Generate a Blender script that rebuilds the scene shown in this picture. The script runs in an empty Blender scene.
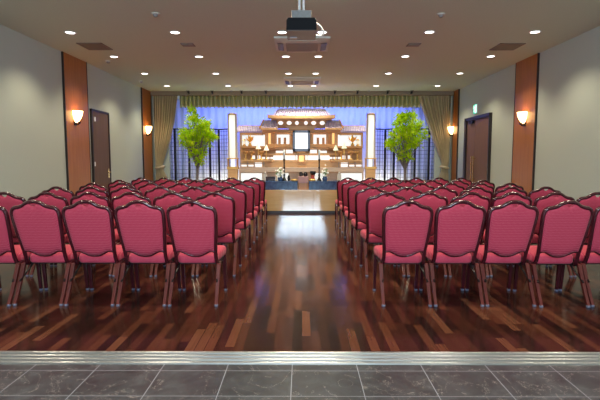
import bpy, math, random
from mathutils import Vector, Matrix
R = math.radians
PI = math.pi
random.seed(7)
S = bpy.context.scene
COL = S.collection

# ------------------------------------------------------------------ camera, world, light, exposure
FPX, PITCH, YAW, CAMH = 457.0, R(4.94), R(0.25), 1.27
cam_data = bpy.data.cameras.new('camera')
cam_data.sensor_width = 36.0
cam_data.lens = 36.0 * FPX / 600.0
cam_data.clip_start = 0.05
cam_data.clip_end = 200
cam = bpy.data.objects.new('camera', cam_data)
COL.objects.link(cam)
cam.location = (0, 0, CAMH)
cam.rotation_euler = (R(90) - PITCH, 0, YAW)
S.camera = cam

S.view_settings.view_transform = 'Standard'
S.view_settings.look = 'None'
S.view_settings.gamma = 1.0
S.view_settings.use_curve_mapping = False
S.view_settings.exposure = 0.0
S.cycles.use_denoising = True

world = bpy.data.worlds.new('world')
S.world = world
world.use_nodes = True
bg = world.node_tree.nodes['Background']
bg.inputs['Color'].default_value = (0.75, 0.86, 1.0, 1)
bg.inputs['Strength'].default_value = 0.6

DOWNLIGHT_W = 18.0
SCONCE_E = 9.0
PANEL_E = 0.88
DAY_W = 430.0
BLUE_W = 120.0
WHITE_W = 46.0

def area_light(name, loc, rot, sx, sy, watts, color):
    d = bpy.data.lights.new(name, 'AREA')
    d.shape = 'RECTANGLE'
    d.size, d.size_y = sx, sy
    d.energy = watts
    d.color = color
    o = bpy.data.objects.new(name, d)
    o.location = loc
    o.rotation_euler = rot
    COL.objects.link(o)
    return o

# daylight entering by the glazed front behind the photographer
area_light('daylight', (0, -2.95, 2.2), (R(90), 0, 0), 2.9, 1.6, DAY_W, (0.62, 0.80, 1.0))
# the stage battens that wash the backdrop curtain
area_light('blue_batten', (0, 14.15, 3.16), (R(38), 0, 0), 6.4, 0.12, BLUE_W, (0.10, 0.165, 1.0))
area_light('white_batten', (0, 14.72, 0.20), (R(158), 0, 0), 6.4, 0.12, WHITE_W, (1.0, 0.96, 0.82))

# ------------------------------------------------------------------ picture geometry
W, CEIL = 4.40, 3.253          # half width of the hall, ceiling height
Y_TRACK0, Y_TRACK1 = 2.755, 2.955
Y_END = 15.3
def ray(px, py):
    u, v = (px - 300) / FPX, (200 - py) / FPX
    y = math.cos(PITCH) + math.sin(PITCH) * v
    z = -math.sin(PITCH) + math.cos(PITCH) * v
    c, s = math.cos(YAW), math.sin(YAW)
    return Vector((u * c - y * s, u * s + y * c, z))
def at(px, py, Y):             # point of the vertical plane at distance Y
    d = ray(px, py); t = Y / d.y
    return Vector((d.x * t, Y, CAMH + d.z * t))
def onwall(px, py, X):
    d = ray(px, py); t = X / d.x
    return Vector((X, d.y * t, CAMH + d.z * t))
def onlevel(px, py, Z):
    d = ray(px, py); t = (Z - CAMH) / d.z
    return Vector((d.x * t, d.y * t, Z))

# ------------------------------------------------------------------ materials
def mat(name, color=(0.5, 0.5, 0.5), rough=0.5, metal=0.0, coat=0.0, emit=None, estr=0.0, spec=0.5):
    m = bpy.data.materials.new(name)
    m.use_nodes = True
    b = m.node_tree.nodes['Principled BSDF']
    b.inputs['Base Color'].default_value = (*color, 1)
    b.inputs['Roughness'].default_value = rough
    b.inputs['Metallic'].default_value = metal
    b.inputs['Coat Weight'].default_value = coat
    b.inputs['Specular IOR Level'].default_value = spec
    if emit:
        b.inputs['Emission Color'].default_value = (*emit, 1)
        b.inputs['Emission Strength'].default_value = estr
    return m
class NT:
    def __init__(self, m):
        self.t = m.node_tree; self.b = self.t.nodes['Principled BSDF']
    def n(self, kind, **kw):
        nd = self.t.nodes.new(kind)
        for k, v in kw.items(): setattr(nd, k, v)
        return nd
    def l(self, a, b): self.t.links.new(a, b)
    def put(self, sock, v):
        if isinstance(v, bpy.types.NodeSocket): self.l(v, sock)
        else: sock.default_value = v
    def m(self, op, a, b=0.0, c=0.0):
        nd = self.n('ShaderNodeMath', operation=op)
        self.put(nd.inputs[0], a); self.put(nd.inputs[1], b); self.put(nd.inputs[2], c)
        return nd.outputs[0]
    def xyz(self):
        tc = self.n('ShaderNodeTexCoord')
        sp = self.n('ShaderNodeSeparateXYZ')
        self.l(tc.outputs['Object'], sp.inputs[0])
        return tc.outputs['Object'], sp.outputs[0], sp.outputs[1], sp.outputs[2]
    def noise(self, vec, scale, detail=3, rough=0.5, dist=0.0):
        nd = self.n('ShaderNodeTexNoise')
        if vec is not None: self.l(vec, nd.inputs['Vector'])
        nd.inputs['Scale'].default_value = scale
        nd.inputs['Detail'].default_value = detail
        nd.inputs['Roughness'].default_value = rough
        nd.inputs['Distortion'].default_value = dist
        return nd.outputs['Fac']
    def comb(self, x, y, z):
        nd = self.n('ShaderNodeCombineXYZ')
        for i, v in enumerate((x, y, z)): self.put(nd.inputs[i], v)
        return nd.outputs[0]
    def ramp(self, fac, stops, interp='LINEAR'):
        nd = self.n('ShaderNodeValToRGB')
        cr = nd.color_ramp; cr.interpolation = interp
        while len(cr.elements) < len(stops): cr.elements.new(0.5)
        for e, (p, c) in zip(cr.elements, stops):
            e.position = p; e.color = (*c, 1)
        self.put(nd.inputs[0], fac)
        return nd.outputs[0]
    def mix(self, fac, a, b, blend='MIX'):
        nd = self.n('ShaderNodeMix', data_type='RGBA', blend_type=blend)
        self.put(nd.inputs[0], fac)
        for i, v in ((6, a), (7, b)):
            if isinstance(v, bpy.types.NodeSocket): self.l(v, nd.inputs[i])
            else: nd.inputs[i].default_value = (*v, 1)
        return nd.outputs[2]
    def color(self, c): self.l(c, self.b.inputs['Base Color'])
    def bump(self, h, strength=0.2, dist=0.01):
        nd = self.n('ShaderNodeBump')
        nd.inputs['Strength'].default_value = strength
        nd.inputs['Distance'].default_value = dist
        self.l(h, nd.inputs['Height']); self.l(nd.outputs[0], self.b.inputs['Normal'])

def noisy(name, c1, c2, scale, stretch=(1, 1, 1), rough=0.5, metal=0.0, coat=0.0, detail=4, bump=0.0, spec=0.5):
    m = mat(name, c1, rough, metal, coat, spec=spec)
    t = NT(m)
    v, x, y, z = t.xyz()
    vec = t.comb(t.m('MULTIPLY', x, stretch[0]), t.m('MULTIPLY', y, stretch[1]), t.m('MULTIPLY', z, stretch[2]))
    f = t.noise(vec, scale, detail, 0.6)
    t.color(t.ramp(f, [(0.3, c1), (0.7, c2)]))
    if bump: t.bump(f, bump, 0.004)
    return m

def make_floor_wood():
    m = mat('plank_floor', rough=0.2, spec=0.22, coat=0.0)
    t = NT(m)
    v, x, y, z = t.xyz()
    pw, pl = 0.066, 0.56
    xs = t.m('DIVIDE', x, pw)
    col = t.m('FLOOR', xs)
    wn = t.n('ShaderNodeTexWhiteNoise', noise_dimensions='1D'); t.put(wn.inputs['W'], col)
    ys = t.m('ADD', t.m('DIVIDE', y, pl), t.m('MULTIPLY', wn.outputs['Value'], 7.3))
    row = t.m('FLOOR', ys)
    w2 = t.n('ShaderNodeTexWhiteNoise', noise_dimensions='2D'); t.l(t.comb(col, row, 0.0), w2.inputs['Vector'])
    base = t.ramp(w2.outputs['Value'], [(0.0, (0.014, 0.007, 0.006)), (0.3, (0.034, 0.012, 0.008)), (0.6, (0.064, 0.021, 0.012)),
                                        (0.85, (0.092, 0.031, 0.016)), (1.0, (0.130, 0.050, 0.026))])
    g = t.noise(t.comb(t.m('MULTIPLY', x, 40.0), t.m('MULTIPLY', y, 2.2), w2.outputs['Value']), 1.6, 4, 0.6)
    c = t.mix(0.55, base, t.ramp(g, [(0.25, (0.45, 0.40, 0.38)), (0.75, (1.0, 1.0, 1.0))]), 'MULTIPLY')
    fx = t.m('ABSOLUTE', t.m('SUBTRACT', t.m('FRACT', xs), 0.5))
    fy = t.m('ABSOLUTE', t.m('SUBTRACT', t.m('FRACT', ys), 0.5))
    gap = t.m('MAXIMUM', t.m('GREATER_THAN', fx, 0.475), t.m('GREATER_THAN', fy, 0.4975))
    c = t.mix(gap, c, (0.012, 0.005, 0.004))
    t.color(c)
    r = t.m('ADD', 0.10, t.m('MULTIPLY', g, 0.12)); t.l(r, t.b.inputs['Roughness'])
    t.bump(t.m('SUBTRACT', t.m('MULTIPLY', g, 0.25), gap), 0.06, 0.002)
    return m

def make_floor_tile():
    m = mat('stone_tiles', rough=0.3)
    t = NT(m)
    v, x, y, z = t.xyz()
    tw, tl = 0.40, 0.30
    xs = t.m('DIVIDE', t.m('ADD', x, 0.06 + 4.0), tw)
    ys = t.m('DIVIDE', t.m('ADD', y, -2.67 + 6.0), tl)
    w2 = t.n('ShaderNodeTexWhiteNoise', noise_dimensions='2D')
    t.l(t.comb(t.m('FLOOR', xs), t.m('FLOOR', ys), 0.0), w2.inputs['Vector'])
    off = t.m('MULTIPLY', w2.outputs['Value'], 30.0)
    vv = t.comb(t.m('ADD', x, off), t.m('ADD', y, off), z)
    n1 = t.noise(vv, 7.0, 6, 0.65, 0.6)
    base = t.ramp(n1, [(0.25, (0.018, 0.020, 0.024)), (0.55, (0.042, 0.046, 0.052)), (0.8, (0.085, 0.092, 0.102))])
    base = t.mix(0.35, base, t.ramp(w2.outputs['Value'], [(0, (0.7, 0.66, 0.66)), (1, (1.2, 1.2, 1.25))]), 'MULTIPLY')
    n2 = t.noise(vv, 3.2, 5, 0.6, 1.6)
    vein = t.m('LESS_THAN', t.m('ABSOLUTE', t.m('SUBTRACT', n2, 0.5)), 0.0035)
    n3 = t.noise(vv, 38.0, 3, 0.6)
    speck = t.m('GREATER_THAN', n3, 0.70)
    c = t.mix(t.m('MULTIPLY', vein, 0.55), base, (0.30, 0.26, 0.24))
    c = t.mix(t.m('MULTIPLY', speck, 0.35), c, (0.26, 0.24, 0.24))
    fx = t.m('ABSOLUTE', t.m('SUBTRACT', t.m('FRACT', xs), 0.5))
    fy = t.m('ABSOLUTE', t.m('SUBTRACT', t.m('FRACT', ys), 0.5))
    gap = t.m('MAXIMUM', t.m('GREATER_THAN', fx, 0.4945), t.m('GREATER_THAN', fy, 0.4935))
    t.color(t.mix(gap, c, (0.26, 0.27, 0.31)))
    t.l(t.m('ADD', 0.22, t.m('MULTIPLY', n1, 0.2)), t.b.inputs['Roughness'])
    return m

def make_fabric():
    m = mat('crimson_fabric', rough=0.75, spec=0.25)
    m.node_tree.nodes['Principled BSDF'].inputs['Sheen Weight'].default_value = 0.08
    t = NT(m)
    v, x, y, z = t.xyz()
    k = 2 * PI / 0.021
    yz = t.m('ADD', z, y)
    a = t.m('SINE', t.m('MULTIPLY', t.m('ADD', x, yz), k))
    b = t.m('SINE', t.m('MULTIPLY', t.m('SUBTRACT', x, yz), k))
    f = t.m('MULTIPLY_ADD', t.m('MULTIPLY', a, b), 0.5, 0.5)
    t.color(t.ramp(f, [(0.25, (0.45, 0.028, 0.070)), (0.60, (0.36, 0.018, 0.050)), (0.88, (0.62, 0.14, 0.185))]))
    t.bump(f, 0.15, 0.002)
    return m

def wood(name, c1, c2, rough=0.35, coat=0.0, scale=2.0, vert=True):
    return noisy(name, c1, c2, scale, (14, 14, 1) if vert else (1, 14, 14), rough, 0, coat, 5)

M = {}
M['floor_wood'] = make_floor_wood()
M['floor_tile'] = make_floor_tile()
M['fabric'] = make_fabric()
M['wall'] = noisy('wallpaper', (0.48, 0.525, 0.45), (0.52, 0.565, 0.49), 60, rough=0.85, bump=0.15, spec=0.2)
M['ceiling'] = noisy('ceiling_board', (0.58, 0.645, 0.52), (0.62, 0.685, 0.56), 40, rough=0.9, spec=0.2)
M['panel_wood'] = wood('cherry_panel', (0.33, 0.105, 0.018), (0.42, 0.150, 0.030), 0.35)
M['dark_edge'] = mat('dark_edge', (0.022, 0.014, 0.012), 0.4)
M['door_wood'] = wood('walnut_door', (0.11, 0.058, 0.038), (0.15, 0.082, 0.055), 0.6)
M['door_wood_red'] = wood('mahogany_door', (0.15, 0.068, 0.034), (0.19, 0.088, 0.046), 0.6)
M['brass'] = mat('brass', (0.80, 0.58, 0.25), 0.25, 1.0)
M['alu'] = noisy('brushed_aluminium', (0.32, 0.33, 0.35), (0.40, 0.41, 0.43), 3, (1, 60, 60), 0.33, 1.0)
M['chair_frame'] = noisy('lacquered_frame', (0.034, 0.004, 0.008), (0.058, 0.008, 0.013), 12, rough=0.22, coat=0.6, spec=0.3)
M['leg_wood'] = noisy('lacquered_leg', (0.070, 0.010, 0.009), (0.12, 0.020, 0.016), 14, (1, 1, 0.2), rough=0.3, coat=0.3, spec=0.3)
M['black_metal'] = mat('black_metal', (0.012, 0.011, 0.012), 0.35, 0.3)
M['glide'] = mat('glide_cap', (0.14, 0.15, 0.22), 0.35, 0.2)
M['lamp'] = mat('lamp_glass', (1, 1, 1), 0.3, emit=(1.0, 0.97, 0.92), estr=6.0)
M['white_metal'] = mat('white_enamel', (0.80, 0.79, 0.76), 0.4)
M['cassette'] = mat('cassette_plastic', (0.68, 0.72, 0.64), 0.6)
M['grille'] = noisy('grille_grey', (0.25, 0.24, 0.22), (0.32, 0.31, 0.29), 30, (1, 40, 1), 0.6)
M['vent'] = mat('vent_bronze', (0.20, 0.17, 0.14), 0.55, 0.2)
M['proj_black'] = mat('projector_black', (0.008, 0.008, 0.009), 0.6, spec=0.15)
M['proj_grey'] = mat('projector_grey', (0.16, 0.14, 0.135), 0.3)
M['lens'] = mat('lens_glass', (0.55, 0.60, 0.66), 0.08)
M['cable'] = mat('white_cable', (0.85, 0.85, 0.82), 0.5)
M['shade'] = mat('alabaster_shade', (1.0, 0.82, 0.55), 0.5, emit=(1.0, 0.60, 0.26), estr=SCONCE_E)
M['drape'] = noisy('olive_drape', (0.50, 0.41, 0.24), (0.66, 0.55, 0.33), 6, (6, 6, 0.4), 0.7, spec=0.3)
M['valance'] = noisy('olive_valance', (0.54, 0.50, 0.22), (0.70, 0.65, 0.33), 9, (5, 5, 0.2), 0.4, spec=0.5)
M['track_brown'] = mat('track_brown', (0.26, 0.20, 0.13), 0.6)
M['backdrop'] = mat('white_backdrop', (0.78, 0.80, 0.84), 0.9, spec=0.1)
M['hinoki'] = noisy('pale_cypress', (0.67, 0.40, 0.165), (0.76, 0.48, 0.22), 2.5, (1, 10, 14), 0.45)
M['hinoki_dark'] = noisy('amber_cypress', (0.52, 0.255, 0.075), (0.61, 0.32, 0.11), 2.5, (1, 10, 14), 0.45)
M['gold'] = noisy('gold_leaf', (0.80, 0.48, 0.12), (0.92, 0.62, 0.22), 18, rough=0.35, metal=0.6)
M['tile_roof'] = mat('silver_roof_tile', (0.76, 0.70, 0.88), 0.45)
M['tile_violet'] = mat('violet_roof_tile', (0.46, 0.38, 0.68), 0.45)
M['panel_lit'] = mat('lit_panel', (0.9, 0.9, 0.9), 0.5, emit=(1.0, 0.98, 0.93), estr=PANEL_E)
M['column_lit'] = mat('column_paper', (0.9, 0.9, 0.85), 0.5, emit=(1.0, 1.0, 0.90), estr=0.72)
M['pale_post'] = mat('pale_post', (0.62, 0.54, 0.40), 0.5)
M['panel_cool'] = mat('lit_panel_cool', (0.9, 0.9, 0.9), 0.5, emit=(0.88, 1.0, 0.99), estr=PANEL_E * 0.85)
M['panel_amber'] = mat('lit_panel_amber', (0.9, 0.7, 0.4), 0.5, emit=(1.0, 0.55, 0.16), estr=1.1)
M['counter'] = noisy('beige_counter', (0.55, 0.42, 0.33), (0.62, 0.49, 0.39), 6, (1, 8, 8), 0.5)
M['stage_wood'] = noisy('blond_stage_wood', (0.56, 0.35, 0.125), (0.64, 0.42, 0.17), 2.2, (1, 10, 12), 0.35, coat=1.0)
M['stage_wood'].node_tree.nodes['Principled BSDF'].inputs['Coat IOR'].default_value = 2.1
M['navy'] = noisy('navy_marble', (0.012, 0.035, 0.10), (0.055, 0.125, 0.27), 9, rough=0.2, detail=6)
M['black_lacquer'] = mat('black_lacquer', (0.010, 0.009, 0.010), 0.2, coat=0.3)
M['red_lacquer'] = mat('red_lacquer', (0.45, 0.06, 0.035), 0.3)
M['mauve'] = noisy('mauve_brocade', (0.42, 0.25, 0.26), (0.50, 0.31, 0.31), 40, rough=0.7)
M['brown_wood'] = wood('brown_stand', (0.36, 0.17, 0.07), (0.46, 0.24, 0.10), 0.4)
M['candle'] = mat('candle_wax', (0.62, 0.72, 0.74), 0.5)
M['picture'] = mat('blank_picture', (0.9, 0.92, 0.96), 0.4, emit=(0.95, 0.97, 1.0), estr=0.9)  # not a lamp: glow added so the blank picture stays white
M['frame_navy'] = mat('frame_navy', (0.055, 0.062, 0.10), 0.3)
M['petal'] = mat('white_petal', (0.82, 0.84, 0.80), 0.6)
M['leaf_dark'] = mat('flower_leaf', (0.12, 0.24, 0.09), 0.6)
M['cream_shade'] = mat('cream_shade', (0.9, 0.85, 0.7), 0.6, emit=(1.0, 0.88, 0.66), estr=0.55)
M['green_shade'] = mat('green_shade', (0.75, 0.85, 0.65), 0.6, emit=(0.82, 0.95, 0.70), estr=0.35)
M['grey_urn'] = mat('grey_urn', (0.42, 0.42, 0.42), 0.5)
M['bark'] = noisy('grey_bark', (0.16, 0.13, 0.11), (0.27, 0.23, 0.20), 20, (1, 1, 0.2), 0.8)
M['exit_green'] = mat('exit_green', (0.0, 0.45, 0.25), 0.4, emit=(0.02, 0.62, 0.36), estr=1.0)
M['exit_white'] = mat('exit_white', (0.9, 0.95, 0.93), 0.4, emit=(0.62, 1.0, 0.85), estr=1.6)
M['black_frame'] = mat('black_lattice', (0.010, 0.011, 0.015), 0.4)
def make_leaf():
    m = mat('bamboo_leaf', (0.3, 0.55, 0.02), 0.8, spec=0.15)
    t = NT(m)
    v, x, y, z = t.xyz()
    f = t.noise(v, 9.0, 2)
    c = t.ramp(f, [(0.3, (0.38, 0.66, 0.002)), (0.52, (0.62, 0.86, 0.006)), (0.72, (0.90, 0.95, 0.06))])
    t.color(c)
    tr_ = t.n('ShaderNodeBsdfTranslucent'); t.l(c, tr_.inputs['Color'])
    mx = t.n('ShaderNodeMixShader'); mx.inputs[0].default_value = 0.4
    t.l(t.b.outputs[0], mx.inputs[1]); t.l(tr_.outputs[0], mx.inputs[2])
    t.l(mx.outputs[0], t.t.nodes['Material Output'].inputs['Surface'])
    return m
M['leaf'] = make_leaf()

# ------------------------------------------------------------------ mesh building
class MB:
    def __init__(self): self.v = []; self.f = []
    def add(self, vs, fs):
        o = len(self.v); self.v += [tuple(p) for p in vs]; self.f += [tuple(i + o for i in f) for f in fs]
        return self
    def box(self, x0, x1, y0, y1, z0, z1):
        x0, x1 = sorted((x0, x1)); y0, y1 = sorted((y0, y1)); z0, z1 = sorted((z0, z1))
        vs = [(x, y, z) for z in (z0, z1) for y in (y0, y1) for x in (x0, x1)]
        return self.add(vs, [(0, 2, 3, 1), (4, 5, 7, 6), (0, 1, 5, 4), (2, 6, 7, 3), (0, 4, 6, 2), (1, 3, 7, 5)])
    def prism(self, poly, axis, a, b):
        # poly: 2-D outline; axis 'x','y','z' = extrusion axis
        def p(q, t):
            return {'x': (t, q[0], q[1]), 'y': (q[0], t, q[1]), 'z': (q[0], q[1], t)}[axis]
        n = len(poly)
        vs = [p(q, a) for q in poly] + [p(q, b) for q in poly]
        fs = [tuple(range(n)), tuple(range(2 * n - 1, n - 1, -1))] + [(i, i + n, (i + 1) % n + n, (i + 1) % n) for i in range(n)]
        return self.add(vs, fs)
    def tube(self, pts, r, seg=8, ry=None, cap=True):
        pts = [Vector(p) for p in pts]; n = len(pts)
        rr = r if isinstance(r, (list, tuple)) else [r] * n
        up = None; vs = []; fs = []
        for i, p in enumerate(pts):
            d = (pts[min(i + 1, n - 1)] - pts[max(i - 1, 0)]).normalized()
            if up is None:
                up = Vector((0, 1, 0)) if abs(d.y) < 0.8 else Vector((0, 0, 1))
            up = (up - d * up.dot(d)).normalized()
            s = d.cross(up)
            k = (ry / rr[i] if ry else 1.0)
            for j in range(seg):
                a = 2 * PI * (j + 0.5) / seg
                vs.append(p + s * math.cos(a) * rr[i] + up * math.sin(a) * rr[i] * k)
        for i in range(n - 1):
            for j in range(seg):
                k = (j + 1) % seg
                fs.append((i * seg + j, i * seg + k, (i + 1) * seg + k, (i + 1) * seg + j))
        if cap:
            fs.append(tuple(range(seg - 1, -1, -1))); fs.append(tuple(range((n - 1) * seg, n * seg)))
        return self.add(vs, fs)
    def lathe(self, prof, c, seg=16):
        vs = []; fs = []; n = len(prof)
        for r, z in prof:
            for j in range(seg):
                a = 2 * PI * j / seg
                vs.append((c[0] + r * math.cos(a), c[1] + r * math.sin(a), c[2] + z))
        for i in range(n - 1):
            for j in range(seg):
                k = (j + 1) % seg
                fs.append((i * seg + j, i * seg + k, (i + 1) * seg + k, (i + 1) * seg + j))
        fs.append(tuple(range(seg - 1, -1, -1))); fs.append(tuple(range((n - 1) * seg, n * seg)))
        return self.add(vs, fs)
    def grid(self, rows):
        m = len(rows[0]); vs = [p for r in rows for p in r]; fs = []
        for i in range(len(rows) - 1):
            for j in range(m - 1):
                fs.append((i * m + j, i * m + j + 1, (i + 1) * m + j + 1, (i + 1) * m + j))
        return self.add(vs, fs)
    def build(self, name, m, parent=None, smooth=False, bevel=0.0, solid=0.0, sub=0, loc=None):
        me = bpy.data.meshes.new(name)
        off = Vector(loc) if loc else Vector((0, 0, 0))
        me.from_pydata([tuple(Vector(p) - off) for p in self.v], [], self.f)
        me.materials.append(M[m])
        me.validate(); me.update()
        import bmesh
        b = bmesh.new(); b.from_mesh(me); bmesh.ops.recalc_face_normals(b, faces=b.faces); b.to_mesh(me); b.free()
        if smooth:
            for p in me.polygons: p.use_smooth = True
        o = bpy.data.objects.new(name, me)
        COL.objects.link(o)
        o.location = off
        if parent is not None: o.parent = parent
        if solid:
            md = o.modifiers.new('solid', 'SOLIDIFY'); md.thickness = solid; md.offset = 0
        if bevel:
            md = o.modifiers.new('bevel', 'BEVEL'); md.width = bevel; md.segments = 2; md.limit_method = 'ANGLE'
        if sub:
            md = o.modifiers.new('sub', 'SUBSURF'); md.levels = sub; md.render_levels = sub
        return o
def tag(o, label=None, cat=None, group=None, kind=None):
    if label: o['label'] = label
    if cat: o['category'] = cat
    if group: o['group'] = group
    if kind: o['kind'] = kind
    return o
def empty(name, loc=(0, 0, 0), rz=0.0, label=None, cat=None, group=None):
    o = bpy.data.objects.new(name, None)
    o.empty_display_size = 0.1
    o.location = loc; o.rotation_euler = (0, 0, rz)
    COL.objects.link(o)
    return tag(o, label, cat, group)
def struct(o): o['kind'] = 'structure'; return o
def kids(o, table):
    return table.get(o.name, [])
def copy_tree(o, loc, rz=0.0, label=None):
    def cp(src, parent):
        c = src.copy(); COL.objects.link(c)
        if parent is not None: c.parent = parent
        for ch in list(src.children): cp(ch, c)
        return c
    r = cp(o, None)
    r.location = loc; r.rotation_euler = (0, 0, rz)
    if label: r['label'] = label
    return r
def spline(pts, n=6):
    pts = [Vector(p) for p in pts]; out = []
    for i in range(len(pts) - 1):
        p0 = pts[max(i - 1, 0)]; p1 = pts[i]; p2 = pts[i + 1]; p3 = pts[min(i + 2, len(pts) - 1)]
        for k in range(n):
            t = k / n
            out.append(0.5 * ((2 * p1) + (p2 - p0) * t + (2 * p0 - 5 * p1 + 4 * p2 - p3) * t * t + (3 * p1 - p0 - 3 * p2 + p3) * t ** 3))
    out.append(pts[-1])
    return out

# ------------------------------------------------------------------ room shell
struct(MB().box(-W, W, Y_TRACK1, Y_END, -0.10, 0.0).build('floor', 'floor_wood'))
struct(MB().box(-W, W, -3.0, Y_TRACK0, -0.10, 0.0).build('floor', 'floor_tile'))
struct(MB().box(-W - 0.1, W + 0.1, -3.1, Y_END + 0.1, CEIL, CEIL + 0.1).build('ceiling', 'ceiling'))
struct(MB().box(-W - 0.1, -W, -3.1, Y_END, 0, CEIL).build('wall_left', 'wall'))
struct(MB().box(W, W + 0.1, -3.1, Y_END, 0, CEIL).build('wall_right', 'wall'))
struct(MB().box(-W, W, Y_END, Y_END + 0.1, 0, CEIL).build('wall_back', 'wall'))
for s_, nm in ((-1, 'wall_left'), (1, 'wall_right')):
    xe = at(302 + s_ * 133, 160, 13.56).x
    struct(MB().box(s_ * W, xe, 13.62, 13.70, 0, CEIL).build(nm, 'wall'))
wf = MB()
wf.box(-W, W, -3.1, -3.0, 3.02, CEIL).box(-W, W, -3.1, -3.0, 0, 1.38).box(-W, -1.48, -3.1, -3.0, 1.38, 3.02).box(1.48, W, -3.1, -3.0, 1.38, 3.02)
struct(wf.build('wall_front', 'wall'))
# metal floor track between stone and planks: four ribs
tr = MB()
n = 4; dy = (Y_TRACK1 - Y_TRACK0) / n
prof = [(Y_TRACK0, -0.05)]
for i in range(n):
    y0 = Y_TRACK0 + i * dy
    prof += [(y0 + 0.001, 0.0), (y0 + 0.12 * dy, 0.007), (y0 + 0.42 * dy, 0.010), (y0 + 0.66 * dy, 0.007), (y0 + 0.78 * dy, 0.0), (y0 + 0.84 * dy, -0.012), (y0 + 0.99 * dy, -0.012)]
prof += [(Y_TRACK1, 0.0), (Y_TRACK1, -0.05)]
tr.prism(prof, 'x', -W, W)
struct(tr.build('trim_1', 'alu'))

# skirting
struct(MB().box(-W, -W + 0.012, -3.0, 13.4, 0, 0.08).build('baseboard_left', 'dark_edge'))
struct(MB().box(W - 0.012, W, -3.0, 13.4, 0, 0.08).build('baseboard_right', 'dark_edge'))

# cherry wall panels with dark edges
def wall_panel(nm, side, y0, y1):
    x = side * W
    t = MB().box(x, x - side * 0.030, y0, y1, 0, CEIL).build(nm, 'panel_wood')
    struct(t)
    MB().box(x, x - side * 0.036, y0 - 0.018, y0, 0, CEIL).build('edge_strip', 'dark_edge', t)
    MB().box(x, x - side * 0.036, y1, y1 + 0.018, 0, CEIL).build('edge_strip', 'dark_edge', t)
PL = [(onwall(64.0, 110, -W).y, onwall(86.5, 110, -W).y), (onwall(142, 130, -W).y, 13.38)]
PR = [(onwall(537, 110, W).y, onwall(516, 110, W).y), (onwall(458.5, 130, W).y, 13.38)]
wall_panel('trim_2', -1, *PL[0]); wall_panel('trim_3', -1, *PL[1])
wall_panel('trim_4', 1, *PR[0]); wall_panel('trim_5', 1, *PR[1])

# doors
def ydoor(px0, px1, side): return sorted((onwall(px0, 150, side * W).y, onwall(px1, 150, side * W).y))
y0, y1 = ydoor(91, 108.5, -1); zt = onwall(91.5, 109, -W).z
x = -W
d1 = struct(MB().box(x, x + 0.03, y0 + 0.04, y1 - 0.04, 0.0, zt - 0.04).build('door_1', 'door_wood'))
fr = MB().box(x, x + 0.045, y0, y0 + 0.04, 0, zt).box(x, x + 0.045, y1 - 0.04, y1, 0, zt).box(x, x + 0.045, y0, y1, zt - 0.04, zt)
fr.build('door_frame', 'dark_edge', d1)
for pz in (119, 164):
    p = onwall(92.3, pz, -W)
    tag(MB().box(x + 0.03, x + 0.05, p.y + 0.01, p.y + 0.05, p.z - 0.045, p.z + 0.045).build('hinge_plate', 'white_metal', d1), 'pale hinge plate')
p = onwall(107.2, 173, -W)
h = MB().box(x + 0.03, x + 0.04, p.y - 0.03, p.y + 0.03, p.z - 0.10, p.z + 0.10)
h.tube([(x + 0.03, p.y, p.z + 0.02), (x + 0.085, p.y, p.z + 0.02), (x + 0.09, p.y - 0.12, p.z + 0.02)], 0.012)
tag(h.build('door_handle', 'brass', d1), 'brass lever handle')

y0, y1 = ydoor(466, 491, 1); zt = onwall(490, 113, W).z
x = W
ym = (y0 + y1) / 2 + 0.12
d2 = struct(MB().box(x, x - 0.03, y0 + 0.02, ym - 0.004, 0, zt - 0.08).build('door_2', 'door_wood_red'))
MB().box(x, x - 0.03, ym + 0.004, y1 - 0.10, 0, zt - 0.08).build('door_leaf', 'door_wood_red', d2)
fr = MB().box(x, x - 0.07, y0 - 0.01, y0 + 0.03, 0, zt).box(x, x - 0.07, y1 - 0.13, y1, 0, zt).box(x, x - 0.07, y0, y1, zt - 0.08, zt)
fr.build('door_frame', 'dark_edge', d2)
for dyv in (-0.07, 0.07):
    p = onwall(478.7, 160, W)
    h = MB().tube([(x - 0.03, ym + dyv, 1.32), (x - 0.085, ym + dyv, 1.32)], 0.01).tube([(x - 0.03, ym + dyv, 0.80), (x - 0.085, ym + dyv, 0.80)], 0.01)
    h.tube([(x - 0.085, ym + dyv, 0.74), (x - 0.085, ym + dyv, 1.38)], 0.016)
    tag(h.build('door_handle', 'brass', d2), 'long brass pull bar')
c = MB().box(x - 0.03, x - 0.085, y1 - 0.62, y1 - 0.36, zt - 0.17, zt - 0.10).tube([(x - 0.08, y1 - 0.5, zt - 0.10), (x - 0.14, y1 - 0.32, zt - 0.085), (x - 0.06, y1 - 0.14, zt - 0.07)], 0.010)
c.build('door_closer', 'black_metal', d2)

# exit sign
p = onwall(476.3, 109, W)
es = empty('exit_sign', (W, p.y, p.z), label='small lit green and white exit sign on the wall above the double door', cat='sign')
MB().box(0, -0.03, -0.11, 0.11, -0.12, 0.12).build('housing', 'white_metal', es, bevel=0.004)
MB().box(-0.03, -0.034, -0.103, 0.103, -0.113, 0.113).build('sign_face', 'exit_green', es)
man = MB()
man.box(-0.034, -0.036, -0.100, -0.020, -0.105, 0.10)                       # white doorway
man.lathe([(0.0001, -0.016), (0.012, -0.011), (0.016, 0), (0.012, 0.011), (0.0001, 0.016)], (-0.036, 0.055, 0.075), 10)
man.tube([(-0.036, 0.045, 0.05), (-0.036, 0.030, -0.015)], 0.014, 6, ry=0.003)
man.tube([(-0.036, 0.040, 0.045), (-0.036, 0.078, 0.020), (-0.036, 0.095, 0.035)], 0.007, 6, ry=0.003)
man.tube([(-0.036, 0.040, 0.045), (-0.036, 0.002, 0.040), (-0.036, -0.012, 0.015)], 0.007, 6, ry=0.003)
man.tube([(-0.036, 0.030, -0.015), (-0.036, -0.008, -0.040), (-0.036, -0.005, -0.09)], 0.009, 6, ry=0.003)
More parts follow.
